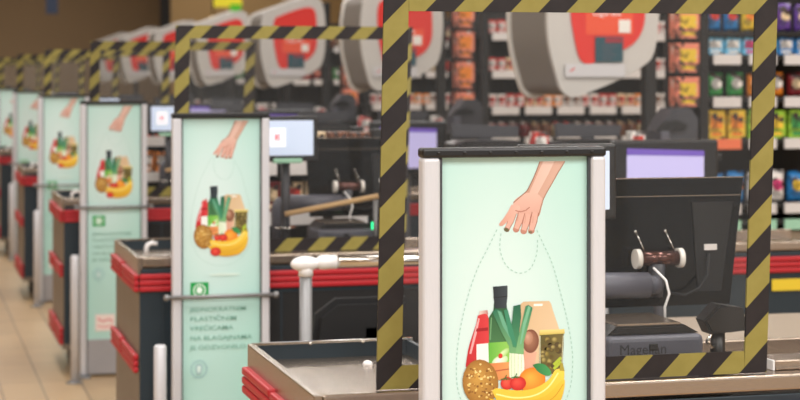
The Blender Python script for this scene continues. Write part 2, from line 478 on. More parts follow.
    # fingers (curled, seen from the back of the fist)
    for (a, b, ex, ey, w) in ((152, 282, 122, 352, 26), (186, 285, 162, 356, 30), (215, 288, 196, 364, 31), (248, 282, 230, 364, 30)):
        p0, p1 = Q(a, b), Q(ex, ey)
        mid = ((p0[0] + p1[0]) / 2 + .3, (p0[1] + p1[1]) / 2)
        stroke([p0, mid, p1], 6, (168, 104, 88), ws=[w / 4.2, w / 4.0, w / 5.2])
        disc(p1[0], p1[1], w / 4.445 / 2, w / 4.445 / 2, (196, 142, 124), (186, 126, 108), n=12)
        stroke([p0, mid, (p1[0], p1[1] - .6)], 5, (222, 174, 158), ws=[w / 5.2, w / 5.0, w / 6.6])
    disc(*Q(118, 358), 3.0, 2.0, (92, 96, 60), (110, 92, 66), n=10, rot=.5)
    disc(*Q(226, 371), 2.2, 1.4, (120, 104, 76), (140, 110, 90), n=10)
    stroke(QP([(268, 54), (255, 90), (238, 130), (212, 182), (190, 202), (150, 236)]), .8, (150, 104, 84)); stroke(QP([(382, 54), (352, 102), (325, 150), (300, 192), (282, 228), (262, 300)]), .9, (172, 122, 100))
    # thumb
    poly(QP(crv([(140, 245), (125, 275), (105, 305), (86, 330), (90, 340), (104, 337), (125, 318), (150, 292), (178, 268), (175, 250)], 4)), (212, 156, 138), (228, 184, 168), dirn=(1, -.3))
    stroke(QP([(158, 272), (182, 278), (205, 272), (222, 258)]), .9, (178, 112, 96))
    stroke(QP([(172, 292), (168, 320)]), .5, (200, 148, 132)); stroke(QP([(205, 292), (200, 330)]), .5, (200, 148, 132)); stroke(QP([(238, 300), (236, 330)]), .5, (200, 148, 132))
    # dashed carrier bag
    dashed([(497, 230), (487, 250), (477, 270), (468, 296), (460, 330), (456.5, 362), (458, 390), (468, 416), (484, 432), (510, 440), (536, 436), (556, 422), (570, 398), (574, 366), (570, 332), (562, 298), (553, 266), (544, 246), (537, 231)])
    dashed([(501, 234), (500, 250), (506, 266), (518, 274.5), (530, 271), (537, 256), (538, 238)])
    # paper bag
    poly(ZP([(250, 110), (258, 104), (338, 104), (344, 112), (352, 140), (374, 205), (374, 310), (215, 310), (224, 200)]), (212, 180, 140), (228, 202, 166), dirn=(1, .4))
    poly(ZP([(290, 112), (318, 112), (318, 119), (290, 119)]), (240, 244, 236))
    poly(ZP([(230, 260), (262, 258), (300, 262), (290, 320), (225, 320)]), (214, 150, 130), (224, 176, 150))
    disc(*Z(280, 228), 26 / 3.08, 37 / 3.08, (176, 128, 100), (122, 72, 54))
    disc(*Z(273, 218), 5, 7, (206, 164, 140), (170, 118, 92), n=12)
    # wine bottle
    poly(ZP([(166, 105), (205, 105), (207, 128), (214, 150), (216, 175), (216, 300), (146, 300), (146, 176), (150, 150), (164, 128)]), (34, 84, 50), (82, 134, 84), dirn=(0, 1))
    poly(ZP([(163, 54), (208, 52), (208, 84), (204, 122), (168, 122), (165, 84)]), (34, 42, 48), (58, 68, 74))
    stroke(ZP([(164, 88), (208, 86)]), .8, (20, 26, 30))
    stroke(ZP([(158, 150), (154, 220)]), 1.2, (110, 160, 112))
    # ketchup bottle
    poly(ZP([(122, 128), (146, 126), (148, 140), (118, 142)]), (226, 214, 206), (190, 120, 116))
    poly(ZP(crv([(116, 142), (146, 140), (150, 190), (150, 250), (150, 310), (84, 310), (84, 262), (92, 226), (104, 190), (112, 165)], 3)), (190, 36, 44), (214, 62, 66))
    poly(ZP([(104, 200), (112, 170), (118, 150), (122, 152), (112, 200), (96, 260), (90, 260)]), (236, 170, 172))
    poly(ZP([(112, 182), (148, 180), (148, 190), (110, 192)]), (158, 24, 34))
    # label
    poly(ZP([(112, 231), (150, 229), (152, 290), (112, 300)]), (240, 240, 236))
    poly(ZP([(148, 228), (214, 226), (216, 300), (150, 292)]), (98, 178, 62), (150, 206, 96))
    disc(*Z(184, 286), 26 / 3.08, 16 / 3.08, (250, 252, 246), (196, 226, 170), rot=-.4)
    disc(*Z(196, 262), 7, 3, (222, 240, 196), (170, 214, 120), n=12, rot=-.7)
    disc(*Z(186, 270), 2.2, 2.6, (226, 60, 44), (206, 46, 40), n=10)
    # cans / orange card
    poly(ZP([(150, 292), (216, 290), (214, 345), (150, 345)]), (214, 128, 76), (232, 160, 96))
    stroke(ZP([(155, 318), (212, 312)]), 1.2, (180, 94, 60))
    # jar
    poly(ZP([(308, 208), (384, 208), (384, 240), (378, 335), (306, 330)]), (92, 84, 42), (116, 104, 58), dirn=(1, 0))
    rr = random.Random(3)
    for k in range(26):
        a, b = rr.uniform(316, 374), rr.uniform(220, 312)
        disc(*Z(a, b), rr.uniform(2.4, 3.8), rr.uniform(2.2, 3.8), rr.choice([(170, 150, 76), (146, 128, 60), (188, 172, 104), (90, 74, 44)]), rr.choice([(104, 90, 40), (76, 62, 34)]), n=9, up=(k % 5 == 0))
    for b in (305, 318): stroke(ZP([(352, b), (376, b - 22)]), 3, (176, 196, 60))
    poly(ZP([(308, 194), (386, 194), (387, 208), (307, 210)]), (206, 184, 90), (236, 218, 140), dirn=(0, -1))
    stroke(ZP([(309, 212), (309, 318)]), 1, (206, 206, 176)); stroke(ZP([(382, 214), (378, 300)]), .8, (200, 200, 170))
    # leek
    poly(ZP([(214, 250), (256, 250), (260, 300), (258, 345), (214, 345), (212, 300)]), (222, 236, 206), (240, 246, 230))
    for k in range(4): stroke(ZP([(219 + k * 11, 262), (220 + k * 10, 338)]), .5, (188, 214, 164))
    poly(ZP([(160, 132), (172, 124), (190, 130), (205, 175), (226, 215), (250, 250), (256, 268), (214, 262), (212, 240), (188, 195)]), (38, 112, 84), (120, 176, 120), dirn=(.4, 1))
    poly(ZP([(176, 128), (188, 134), (206, 180), (226, 214), (214, 214), (192, 176)]), (104, 170, 138))
    poly(ZP([(226, 116), (248, 112), (250, 150), (244, 200), (250, 250), (224, 244), (214, 200), (222, 160)]), (30, 98, 72), (72, 142, 98), dirn=(0, 1))
    poly(ZP([(196, 128), (208, 126), (224, 190), (236, 240), (226, 240), (210, 200)]), (60, 138, 104))
    poly(ZP([(264, 118), (272, 114), (286, 124), (272, 180), (258, 230), (258, 268), (232, 262), (240, 220), (252, 170)]), (52, 128, 94), (126, 182, 124), dirn=(-.3, 1))
    poly(ZP([(272, 118), (280, 122), (262, 184), (250, 236), (246, 236), (256, 170)]), (120, 184, 146))
    # orange, leaf
    disc(*Z(284, 350), 42 / 3.08, 40 / 3.08, (252, 178, 70), (230, 128, 34))
    poly(ZP(crv([(286, 302), (304, 298), (326, 304), (344, 326), (338, 338), (316, 334), (298, 320)], 3)), (36, 120, 66), (70, 158, 92))
    # crusty loaf
    disc(*Z(124, 350), 55 / 3.08, 72 / 3.08, (206, 158, 76), (158, 108, 44), rot=-.15)
    for k in range(90):
        a = rr.uniform(0, 2 * PI); q = math.sqrt(rr.random()) * .9
        disc(*Z(124 + 50 * q * math.cos(a), 350 + 66 * q * math.sin(a)), rr.uniform(.7, 1.5), rr.uniform(.7, 1.4), rr.choice([(236, 200, 116), (248, 222, 150), (170, 118, 50), (130, 84, 34)]), n=6, up=(k % 12 == 0))
    # bananas
    poly(ZP(crv([(160, 380), (172, 370), (210, 376), (260, 380), (300, 372), (336, 350), (356, 322), (372, 318), (384, 322), (384, 352), (372, 392), (340, 424), (290, 440), (230, 440), (180, 420)], 5)), (250, 214, 84), (236, 186, 50), dirn=(0, 1))
    stroke(ZP(crv([(172, 388), (230, 402), (290, 398), (334, 374), (366, 330)], 5)), 1.6, (255, 238, 150))
    poly(ZP(crv([(150, 400), (200, 412), (270, 414), (330, 398), (380, 352), (386, 372), (372, 420), (330, 458), (250, 470), (180, 452)], 4)), (244, 202, 66), (220, 164, 40), dirn=(0, 1))
    stroke(ZP(crv([(168, 420), (220, 436), (290, 436), (350, 408), (382, 366)], 5)), 1.0, (206, 154, 40))
    poly(ZP([(372, 300), (380, 300), (386, 326), (370, 324)]), (172, 156, 60))
    # tomatoes
    disc(*Z(206, 356), 20 / 3.08, 20 / 3.08, (240, 96, 76), (196, 28, 30)); disc(*Z(240, 358), 25 / 3.08, 22 / 3.08, (238, 84, 70), (194, 26, 30))
    disc(*Z(196, 440), 10, 8.5, (240, 90, 72), (190, 24, 30))
    for a, b in ((232, 336), (200, 340)):
        for e in (-1, -.4, .4, 1): stroke([Z(a, b), Z(a + 14 * e, b + 8 - abs(e) * 4)], .9, (46, 110, 50))
        stroke([Z(a, b), Z(a + 4, b - 10)], .9, (46, 110, 50))
    disc(520, 457, 30, 2.4, (206, 226, 216), (222, 240, 230))
    # green square with white ring and leaf
    poly([(456, 471), (490, 471), (490, 501), (456, 501)], (28, 160, 76))
    for k in range(20):
        a0, a1 = 2 * PI * k / 20, 2 * PI * (k + 1) / 20
        stroke([(473 + 11 * math.cos(a0), 486 + 11 * math.sin(a0)), (473 + 11 * math.cos(a1), 486 + 11 * math.sin(a1))], 2.2, (236, 250, 240), up=(k == 0))
    poly([(467, 489), (468, 482), (473, 478), (479, 484), (478, 490), (473, 493)], (236, 250, 240))
    # lettering
    layer[0] += 1
    for s, y, ww in (('JEDNOKRATNIM', 527, 106), ('PLASTI\u010cNIM', 545, 88), ('VRE\u0106ICAMA', 563, 82), ('NA BLAGAJNAMA', 582, 118), ('JE ODZVONILO', 600, 106)):
        p = px(455, y)
        n0 = set(bm.verts)
        fs = text_bm(bm, s, .0205 * 1.05, (p[0], -.00003 * layer[0] - .00006, p[1]), bold=.00012)
        vs = set(v for f in fs for v in f.verts)
        if vs:
            xm = max(v.co.x for v in vs); k = ww * SX / (xm - p[0])
            for v in vs: v.co.x = p[0] + (v.co.x - p[0]) * k
        for f in fs:
            for lp in f.loops: lp[cl] = lin((128, 178, 162))
    for k in range(24):
        a0, a1 = 2 * PI * k / 24, 2 * PI * (k + 1) / 24
        stroke([(472 + 15 * math.cos(a0), 637 + 16 * math.sin(a0)), (472 + 15 * math.cos(a1), 637 + 16 * math.sin(a1))], 1.6, (150, 190, 196), up=(k == 0))
    poly([(467, 627), (477, 627), (479, 632), (476, 647), (468, 647), (465, 632)], (170, 204, 206)); poly([(469, 631), (475, 631), (475, 643), (469, 643)], (214, 236, 230))
    # small white notice with pink lettering
    poly([(463, 750), (517, 750), (517, 797), (463, 797)], (244, 226, 220))
    stroke([(470, 762), (484, 770), (500, 764), (512, 772)], 5, (224, 140, 140)); stroke([(468, 782), (490, 786), (512, 782)], 4, (230, 160, 156))
    for f in bm.faces:
        f.normal_update()
        if f.normal.y > 0: f.normal_flip()
    me = bpy.data.meshes.new('poster'); bm.to_mesh(me); bm.free(); me.materials.append(M['posterprint'])
    return me
poster_me = make_poster_mesh()

def make_sign(bar_z, first=False):
    t = thing('poster_stand', '', 'sign stand')
    W, TOP = .36, 1.417
    for x0, x1 in ((0, .035), (W - .030, W)):
        bm = nb(); box(bm, x0, x1, -.018, .018, .01, TOP - .016, .008, seg=3)
        xi = x1 if x0 == 0 else x0 - .004
        po = obj('post', bm, 'alu', t)
        bm = nb(); box(bm, xi, xi + .004, -.012, .012, .01, TOP - .018); obj('dark_gap_strip', bm, 'dgrey', po)  # dark strip standing in for the shaded gap beside the post
    bm = nb(); box(bm, .0, W, -.02, .02, TOP - .018, TOP, .005)
    for k in range(7): ball(bm, (.03 + k * .05, -.021, TOP - .009), .0035, .002, .003)
    obj('top_cap', bm, 'black', t)
    bm = nb(); box(bm, .038, W - .033, -.0015, .006, .19, TOP - .018); obj('backing_board', bm, 'white', t)
    o = bpy.data.objects.new('poster', poster_me); C.objects.link(o); o.parent = t; o.location = (0, -.0025, 0)
    bm = nb(); box(bm, .0375, W - .0325, -.008, .008, .012, .19, .002); obj('base_panel', bm, 'baseplate', t)
    for x in (.0, W - .04):
        bm = nb(); box(bm, x - .01, x + .05, -.08, .08, 0, .01, .003); obj('foot', bm, 'steel_dull', t)
    bm = nb(); rings(bm, [(-.022, -.024, bar_z), (W + .022, -.024, bar_z)], .0075, 10); ball(bm, (-.022, -.024, bar_z), .012, .012, .012); ball(bm, (W + .022, -.024, bar_z), .012, .012, .012)
    obj('cross_bar', bm, 'steel_dull', t)
    return t
def sign_label(i): return ('mint green poster stand with hand and groceries, before ' + lane(i))
SIGN = [(3.245, .909, .62), (6.42, .899, .778), (9.60, .872, .87), (12.8, .88, .80), (16.0, .89, .80), (19.2, .90, .80), (22.4, .90, .80)]
for i, (y, x, bz) in enumerate(SIGN):
    s = make_sign(bz); s.location = (x - (.001 if i == 0 else 0), y, 0); s.scale.x = .987 if i == 0 else .955; s['label'] = sign_label(i); s['group'] = 'poster stands along the checkouts'

# bollards beside the stands
bm0 = None
def make_bollard():
    t = thing('bollard', '', 'bollard')
    bm = nb(); rings(bm, [(0, 0, .006), (0, 0, .635), (0, 0, .642)], [.021, .021, .017], 18); obj('tube', bm, 'alu', t)
    bm = nb(); rings(bm, [(0, 0, 0), (0, 0, .006)], [.045, .042], 18); obj('foot_plate', bm, 'steel_dull', t)
    return t
bo = make_bollard()
for i, (y, x) in enumerate([(6.22, .832), (9.42, .83), (12.6, .86), (15.8, .87)]):
    lb = 'short silver floor post beside the %s poster stand from the front' % ORD[i + 1]
    if i == 0: bo.location = (x, y, 0); bo['label'] = lb; bo['group'] = 'silver floor posts'
    else: dup(bo, (x, y, 0), lb)

# ---------------------------------------------------------------- customer displays
def make_display():
    t = thing('customer_display', '', 'display')
    bm = nb(); box(bm, -.115, .115, -.012, .014, .352, .520, .006); obj('casing', bm, 'black', t)
    bm = nb(); box(bm, -.097, .097, -.0135, -.012, .374, .504); obj('screen', bm, 'scr_blue', t)
    bm = nb(); box(bm, -.068, -.008, -.0145, -.0136, .406, .476, .0, 0)
    box(bm, -.048, -.042, -.0155, -.0146, .430, .454, 0, 1)
    prism_y(bm, [(-.041, .4425), (-.033, .454), (-.027, .454), (-.036, .442), (-.027, .430), (-.033, .430), (-.041, .4415)], -.0155, -.0146, 1)
    obj('screen_mark', bm, ['scr_white', 'scr_red'], t)
    bm = nb(); rings(bm, [(0, .03, .006), (0, .03, .38)], .017, 14); box(bm, -.03, .03, .012, .034, .36, .46, .004); obj('pole', bm, 'dgrey', t)
    bm = nb(); box(bm, -.055, .055, -.02, .02, .345, .363, .004); obj('printed_strip', bm, 'greenlab', t)
    bm = nb(); rings(bm, [(0, .03, 0), (0, .03, .006), (0, .03, .01)], [.05, .05, .02], 18); rings(bm, [(0, .03, .1), (0, .03, .106)], [.04, .04], 18); obj('base', bm, 'chrome', t)
    return t
dp = make_display()
for i in range(5):
    p = (1.416 if i == 0 else 1.375, FRONT[i] + .25, .8775)
    lb = 'small black display with pale blue screen and red mark, ' + lane(i)
    if i == 0: dp.location = p; dp['label'] = lb; dp['group'] = 'customer displays'
    else: dup(dp, p, lb)

# ---------------------------------------------------------------- black touch monitors seen from behind
def make_monitor():
    t = thing('checkout_monitor', '', 'monitor')
    # origin on deck (z .871); casing spans z .15-.434 above
    bm = nb()
    a = [(-.215, .430), (.180, .430), (.145, .128), (-.196, .128)]
    prism_y(bm, a, .004, .026, bev=.004); obj('rear_casing', bm, 'gloss', t)
    bm = nb(); b = [(x * .985, .15 + (z - .15) * .985) for x, z in a]; prism_y(bm, b, .026, .034); obj('screen_glass', bm, 'black', t)
    bm = nb(); prism_y(bm, [(-.215, .430), (.180, .430), (.179, .4285), (-.2135, .4285)], .0, .006); prism_y(bm, [(-.205, .388), (.172, .388), (.172, .3865), (-.205, .3865)], .0, .004); obj('seam_strip', bm, 'steel', t)
    bm = nb(); prism_y(bm, [(-.185, .372), (.03, .372), (.03, .15), (-.18, .15)], -.004, .004, bev=.002); obj('rear_cover', bm, 'gloss', t)
    bm = nb(); prism_y(bm, [(.045, .372), (.15, .372), (.12, .16), (.06, .16)], .0, .004, bev=.001); obj('side_cover', bm, 'black_soft', t)
    bm = nb(); rings(bm, [(-.105, -.035, .245), (-.005, -.035, .245)], .0175, 18); box(bm, -.085, -.025, -.035, -.004, .232, .258, .003); obj('mount_hinge', bm, 'brownmetal', t)
    for x in (-.108, -.002):
        bm = nb(); rings(bm, [(x - .006, -.035, .245), (x + .006, -.035, .245)], [.023, .023], 18); obj('hinge_cap', bm, 'cream', t)
    bm = nb()
    for x in (-.10, -.025):
        ball(bm, (x, -.004, .305), .004, .004, .004); rings(bm, [(x, -.005, .305), (x + .006, -.018, .285), (x + .012, -.03, .262)], .0015, 6)
    obj('retaining_wire', bm, 'chrome', t)
    bm = nb(); rings(bm, [(-.06, -.035, .232), (-.06, -.037, .19), (-.062, -.04, .155)], [.02, .018, .014], 16); obj('stand_column', bm, 'dgrey', t)
    bm = nb(); rings(bm, [(-.09, -.055, .186), (-.30, -.055, .190)], [.030, .030], 20); rings(bm, [(-.295, -.055, .190), (-.33, -.055, .185), (-.335, -.055, .17), (-.335, -.055, .008)], [.026, .026, .025, .022], 18); rings(bm, [(-.09, -.055, .186), (-.065, -.05, .186)], [.022, .022], 18)
    obj('support_arm', bm, 'grey', t)
    bm = nb(); rings(bm, [(-.078, -.06, .226), (-.06, -.09, .20), (-.055, -.098, .17), (-.066, -.098, .14), (-.062, -.09, .085)], .003, 8); obj('cable_tie', bm, 'white', t)
    bm = nb(); rings(bm, [(-.03, -.03, .165), (.01, -.04, .158), (.05, -.03, .172), (.075, -.02, .2), (.085, -.005, .25)], .0035, 8); obj('cable', bm, 'black_soft', t)
    bm = nb(); box(bm, .075, .107, -.004, .0, .258, .272); obj('label_plate', bm, 'pricewhite', t)
    bm = nb(); rings(bm, [(-.335, -.055, .0), (-.335, -.055, .008)], .045, 18); obj('base_plate', bm, 'dgrey', t)
    return t
mo = make_monitor()
for i in range(6):
    p = (1.752 if i == 0 else 1.70, FRONT[i] + .43, .878)
    lb = 'glossy black checkout monitor seen from behind, on ' + lane(i)
    if i == 0: mo.location = p; mo['label'] = lb; mo['group'] = 'black checkout monitors'
    else: dup(mo, p, lb)

# ---------------------------------------------------------------- flatbed scanners
def make_scanner():
    t = thing('barcode_scanner', '', 'scanner')
    bm = nb(); box(bm, -.078, .150, -.10, .10, .0, .105, .012, seg=3); obj('housing', bm, 'grey', t)
    bm = nb(); prism_y(bm, [(-.07, .106), (-.05, .125), (.11, .125), (.145, .106)], -.085, .095, bev=.004); obj('hood', bm, 'black', t)
    bm = nb(); prism_y(bm, [(-.048, .1255), (.107, .1255), (.100, .13), (-.045, .13)], -.08, .09, bev=.001); obj('weighing_plate', bm, 'steel', t)
    bm = nb(); box(bm, .02, .04, -.104, -.099, .074, .088, .002); obj('front_window', bm, 'black_soft', t)
    bm = nb(); text_bm(bm, 'Magellan', .032, (-.05, -.1012, .066)); obj('lettering', bm, 'textgrey', t)
    bm = nb(); ball(bm, (.135, -.098, .121), .007, .005, .007); box(bm, .128, .142, -.097, -.085, .094, .128, .002); obj('indicator_light', bm, 'led', t)
    return t
sc = make_scanner()
for i in range(5):
    p = (1.545, FRONT[i] + .235, .8775)
    lb = 'dark grey flatbed barcode scanner behind taped screen, ' + lane(i)
    if i == 0: sc.location = p; sc['label'] = lb; sc['group'] = 'flatbed scanners'
    else: dup(sc, p, lb)
# the nearest one has no lit lamp
for ch in list(sc.children):
    if ch.name.startswith('indicator_light'): bpy.data.objects.remove(ch)

def make_reader():
    t = thing('card_terminal', '', 'card terminal')
    bm = nb(); prism_y(bm, [(-.045, .125), (-.01, .16), (.02, .155), (.05, .15), (.06, .1), (.02, .098), (-.03, .095)], -.03, .025, bev=.006); obj('housing', bm, 'black', t)
    bm = nb(); rings(bm, [(0, 0, .0), (0, 0, .1)], [.018, .016], 12); obj('stand', bm, 'black', t)
    bm = nb(); box(bm, -.03, .035, -.03, .03, -.0095, .003, .003); obj('base', bm, 'black_soft', t)
    bm = nb(); rings(bm, [(-.03, -.032, .095), (-.042, -.034, .08), (-.03, -.03, .066), (-.012, -.014, .07)], .004, 8); obj('loop', bm, 'chrome', t)
    return t
rd = make_reader()
for i in range(4):
    p = (1.752, FRONT[i] + .19, .882); lb = 'small black card terminal on a stand, on ' + lane(i)
    if i == 0: rd.location = p; rd['label'] = lb; rd['group'] = 'card terminals'
    else: dup(rd, p, lb)

# cashier monitors with lavender screen, on floor poles
def make_cash_monitor():
    t = thing('cashier_monitor', '', 'monitor')
    bm = nb(); box(bm, -.205, .205, -.015, .03, 1.04, 1.315, .01); obj('casing', bm, 'black', t)
    bm = nb(); box(bm, -.155, .145, -.018, -.0155, 1.075, 1.262); obj('screen', bm, 'scr_lav', t)
    bm = nb(); prism_y(bm, [(-.155, 1.286), (.145, 1.275), (.145, 1.255), (-.155, 1.263)], -.0195, -.0182); obj('menu_bar', bm, 'scr_pur', t)
    bm = nb(); rings(bm, [(0, .05, .01), (0, .05, 1.2)], .022, 14); box(bm, -.04, .04, .03, .06, 1.12, 1.24, .004); obj('pole', bm, 'dgrey', t)
    bm = nb(); rings(bm, [(0, .05, 0), (0, .05, .012)], .13, 20); obj('base', bm, 'dgrey', t)
    return t
cmn = make_cash_monitor()
for i in range(4):
    p = (2.665 if i == 0 else 2.49, FRONT[i] + 2.62, 0)
    lb = 'black cashier monitor with lavender screen, behind ' + lane(i)
    if i == 0: cmn.location = p; cmn['label'] = lb; cmn['group'] = 'cashier monitors'
    else: dup(cmn, p, lb)

# ---------------------------------------------------------------- rounded dispensers
def make_dispenser():
    t = thing('product_dispenser', '', 'dispenser')
    s = .00458 * .98
    x0 = 548
    P = lambda a, b: ((a - x0) * s * 1.09, (75 - b) * s * 1.04)                    # local x, z around eye height
    def crv(pts, n=6):
        out = []; N = len(pts)
        for i in range(N):
            p0, p1, p2, p3 = pts[i - 1], pts[i], pts[(i + 1) % N], pts[(i + 2) % N]
            for k in range(n):
                u = k / n
                out.append(tuple(.5 * (2 * p1[j] + (p2[j] - p0[j]) * u + (2 * p0[j] - 5 * p1[j] + 4 * p2[j] - p3[j]) * u * u + (3 * p1[j] - p0[j] - 3 * p2[j] + p3[j]) * u ** 3) for j in (0, 1)))
        return out
    out = [P(*q) for q in crv([(550, -15), (548, 12), (550, 45), (558, 78), (563, 91), (573, 97), (585, 94), (615, 82), (645, 66), (656, 52), (661, 20), (661, -20), (657, -50), (648, -63), (630, -64), (600, -52), (562, -38), (553, -30)])]
    def grow(L, g):
        cx = sum(a for a, b in L) / len(L); cz = sum(b for a, b in L) / len(L)
        return [(cx + (a - cx) * g, cz + (b - cz) * g) for a, b in L]
    bm = nb(); prism_y(bm, grow(out, .98), .03, .545); obj('ribbed_body', bm, 'ribgrey', t)
    bm = nb(); prism_y(bm, out, .0, .03, bev=.008); obj('front_frame', bm, 'face', t)
    bm = nb(); prism_y(bm, grow(out, 1.035), .54, .57, bev=.006); obj('rear_frame', bm, 'cream', t)
    red = [P(*q) for q in crv([(572, -22), (571, 12), (574, 35), (579, 56), (586, 64), (597, 62), (618, 53), (636, 42), (645, 25), (646, 0), (644, -35), (636, -46), (618, -44), (585, -32)])]
    bm = nb(); prism_y(bm, red, -.008, .0005, bev=.003); obj('red_panel', bm, 'dispred', t)
    def quad(a, b, c, d): return [P(a, d), P(c, d), P(c, b), P(a, b)]
    bm = nb(); prism_y(bm, quad(586, 11, 634, 35), -.010, -.0082); obj('orange_panel', bm, 'dispred2', t)
    bm = nb(); q = P(592, 16); text_bm(bm, 'Cigarete', .042, (q[0], -.0112, q[1])); obj('lettering', bm, 'white', t)
    bm = nb(); prism_y(bm, quad(619, 20, 631, 33), -.013, -.0105, bev=.001); obj('button_plate', bm, 'cream', t)
    bm = nb(); prism_y(bm, quad(595, 37, 623, 62), -.016, -.0105); obj('notice_card', bm, 'teal', t)
    bm = nb(); prism_y(bm, quad(605, 38, 622, 43), -.0175, -.0165); obj('notice_heading', bm, 'maroon', t)
    bm = nb()
    for k in range(4): prism_y(bm, quad(602, 46 + k * 4, 602 + 14 - (k % 2) * 4, 47.2 + k * 4), -.0175, -.0165)
    obj('notice_text', bm, 'grey', t)
    bm = nb(); prism_y(bm, quad(565, 64, 625, 77), -.0145, -.0105); obj('white_strip', bm, 'stripgrey', t)
    bm = nb(); prism_y(bm, [P(569, 72), P(571, 71.5), P(575, 68), P(573, 68)], -.0155, -.0147); obj('red_mark', bm, 'dispred', t)
    bm = nb()
    for a, b in ((518, 90), (523, 89)):
        pass
    box(bm, .60, .66, .28, .34, -1.54, .62, .004); box(bm, .50, .60, .29, .33, .1, .14, .003); obj('pole', bm, 'shelfdark', t)
    bm = nb(); box(bm, .5, .76, .18, .44, -1.55, -1.54, .003); obj('base', bm, 'shelfdark', t)
    return t
di = make_dispenser()
for i in range(7):
    y = (8.05, 11.65, 15.15, 18.6, 21.95, 25.3, 28.6)[i]
    p = (2.86, y, H)
    lb = 'rounded grey dispenser with red front panel, %s of the row behind the checkouts' % ('nearest' if i == 0 else ORD[i])
    if i == 0: di.location = p; di['label'] = lb; di['group'] = 'red fronted dispensers'
    else: dup(di, p, lb)

# ---------------------------------------------------------------- barrier rail, chair, small cabinet between the first two checkouts
t = thing('barrier_rail', 'chrome barrier rail with white plastic joints, behind the nearest checkout counter', 'barrier', (0, 5.4, 0))
bm = nb(); rings(bm, [(1.157, 0, .0), (1.157, 0, .96)], .019, 16); obj('post', bm, 'steel_dull', t)
bm = nb(); rings(bm, [(2.1, 0, .0), (2.1, 0, .96)], .019, 16); obj('post', bm, 'steel_dull', t)
bm = nb(); rings(bm, [(1.2, 0, .99), (2.1, 0, .99)], .016, 16); obj('rail', bm, 'chrome', t)
bm = nb(); ball(bm, (1.155, 0, .987), .045, .027, .023); rings(bm, [(1.157, 0, .95), (1.157, 0, .98)], .022, 14); obj('end_joint', bm, 'white', t)
bm = nb(); ball(bm, (1.215, 0, .99), .032, .025, .022); rings(bm, [(1.2, 0, .99), (1.25, 0, .99)], .021, 14); obj('elbow_joint', bm, 'white', t)
bm = nb(); ball(bm, (2.1, 0, .987), .04, .027, .023); obj('end_joint', bm, 'white', t)

t = thing('office_chair', 'black swivel chair behind the nearest checkout counter', 'chair', (1.50, 5.75, 0))
bm = nb(); box(bm, -.23, .23, -.22, .22, .46, .54, .035, seg=4); obj('seat', bm, 'black_soft', t)
bm = nb(); prism_y(bm, [(-.18, .57), (-.2, .68), (-.19, .76), (-.12, .81), (.12, .81), (.19, .76), (.2, .68), (.18, .57), (0, .55)], .2, .26, bev=.02); obj('backrest', bm, 'black_soft', t)
bm = nb(); box(bm, -.03, .03, .2, .235, .44, .72, .008); box(bm, -.03, .03, 0, .235, .435, .46, .005); obj('back_support', bm, 'black', t)
bm = nb(); rings(bm, [(0, 0, .08), (0, 0, .46)], [.03, .025], 14); obj('column', bm, 'steel_dull', t)
for k in range(5):
    a = 2 * PI * k / 5; c, s = math.cos(a), math.sin(a)
    bm = nb(); rings(bm, [(0, 0, .09), (.27 * c, .27 * s, .07)], [.025, .015], 10); leg = obj('leg', bm, 'black', t)
    bm = nb(); ball(bm, (.28 * c, .28 * s, .0275), .0275, .0275, .0275, u=12, v=8); obj('caster', bm, 'black_soft', leg)

t = thing('cashier_shelf', 'low beige shelf unit behind the right end of the nearest checkout counter', 'shelf unit', (0, 4.55, 0))
bm = nb(); box(bm, 2.05, 3.3, 0, .55, .80, .83, .004); obj('shelf_top', bm, 'beige', t)
bm = nb(); box(bm, 2.07, 3.28, .02, .53, .05, .80, .003); obj('body', bm, 'navy', t)
bm = nb(); box(bm, 2.08, 3.27, .04, .5, 0, .05); obj('plinth', bm, 'black_soft', t)
bm = nb(); box(bm, 2.05, 3.3, -.006, .0, .803, .826, .002); obj('edge_strip', bm, 'steel', t)

bm = nb(); box(bm, 1.80, 2.7, -.035, .055, 0, .022, .003)
t = thing('steel_profile', 'square stainless steel profile lying on the nearest counter beside the taped screen', 'metal profile', (0.02, 3.69, .9105))
obj('bar', bm, 'steel', t)
bm = nb(); box(bm, 1.795, 1.7995, -.035, .055, 0, .022, .001); obj('end_cap', bm, 'white', t)

# printers on the second to fourth checkouts, with a sloping wooden edge
def make_backing():  # black backing panel, added to darken the view behind the checkouts
    t = thing('dark_backing_panel', '', 'backing panel')
    bm = nb(); box(bm, 2.25, 3.5, -.015, .015, .02, 1.17, .003); obj('panel', bm, 'black_soft', t)
    bm = nb(); box(bm, 2.23, 3.52, -.12, .12, 1.17, 1.20, .006); obj('ledge', bm, 'black', t)
    for x in (2.27, 3.44):
        bm = nb(); box(bm, x, x + .04, -.1, .1, 0, .02, .003); obj('foot', bm, 'steel_dull', t)
    return t
bt = make_backing()
def make_register():
    t = thing('cash_register', '', 'cash register')
    bm = nb(); prism_y(bm, [(-.16, 0), (.16, 0), (.16, .05), (.12, .065), (-.12, .065), (-.16, .05)], -.1, .1, bev=.006); obj('housing', bm, 'black', t)
    bm = nb(); prism_y(bm, [(-.15, .075), (.15, .075), (.155, .125), (-.155, .135)], .0, .03, bev=.004); box(bm, -.03, .03, .005, .025, .06, .08); obj('rear_screen', bm, 'dgrey', t)
    bm = nb(); box(bm, -.12, .05, -.104, -.099, .015, .03, .001); obj('slot_trim', bm, 'steel_dull', t)
    return t
rg = make_register()
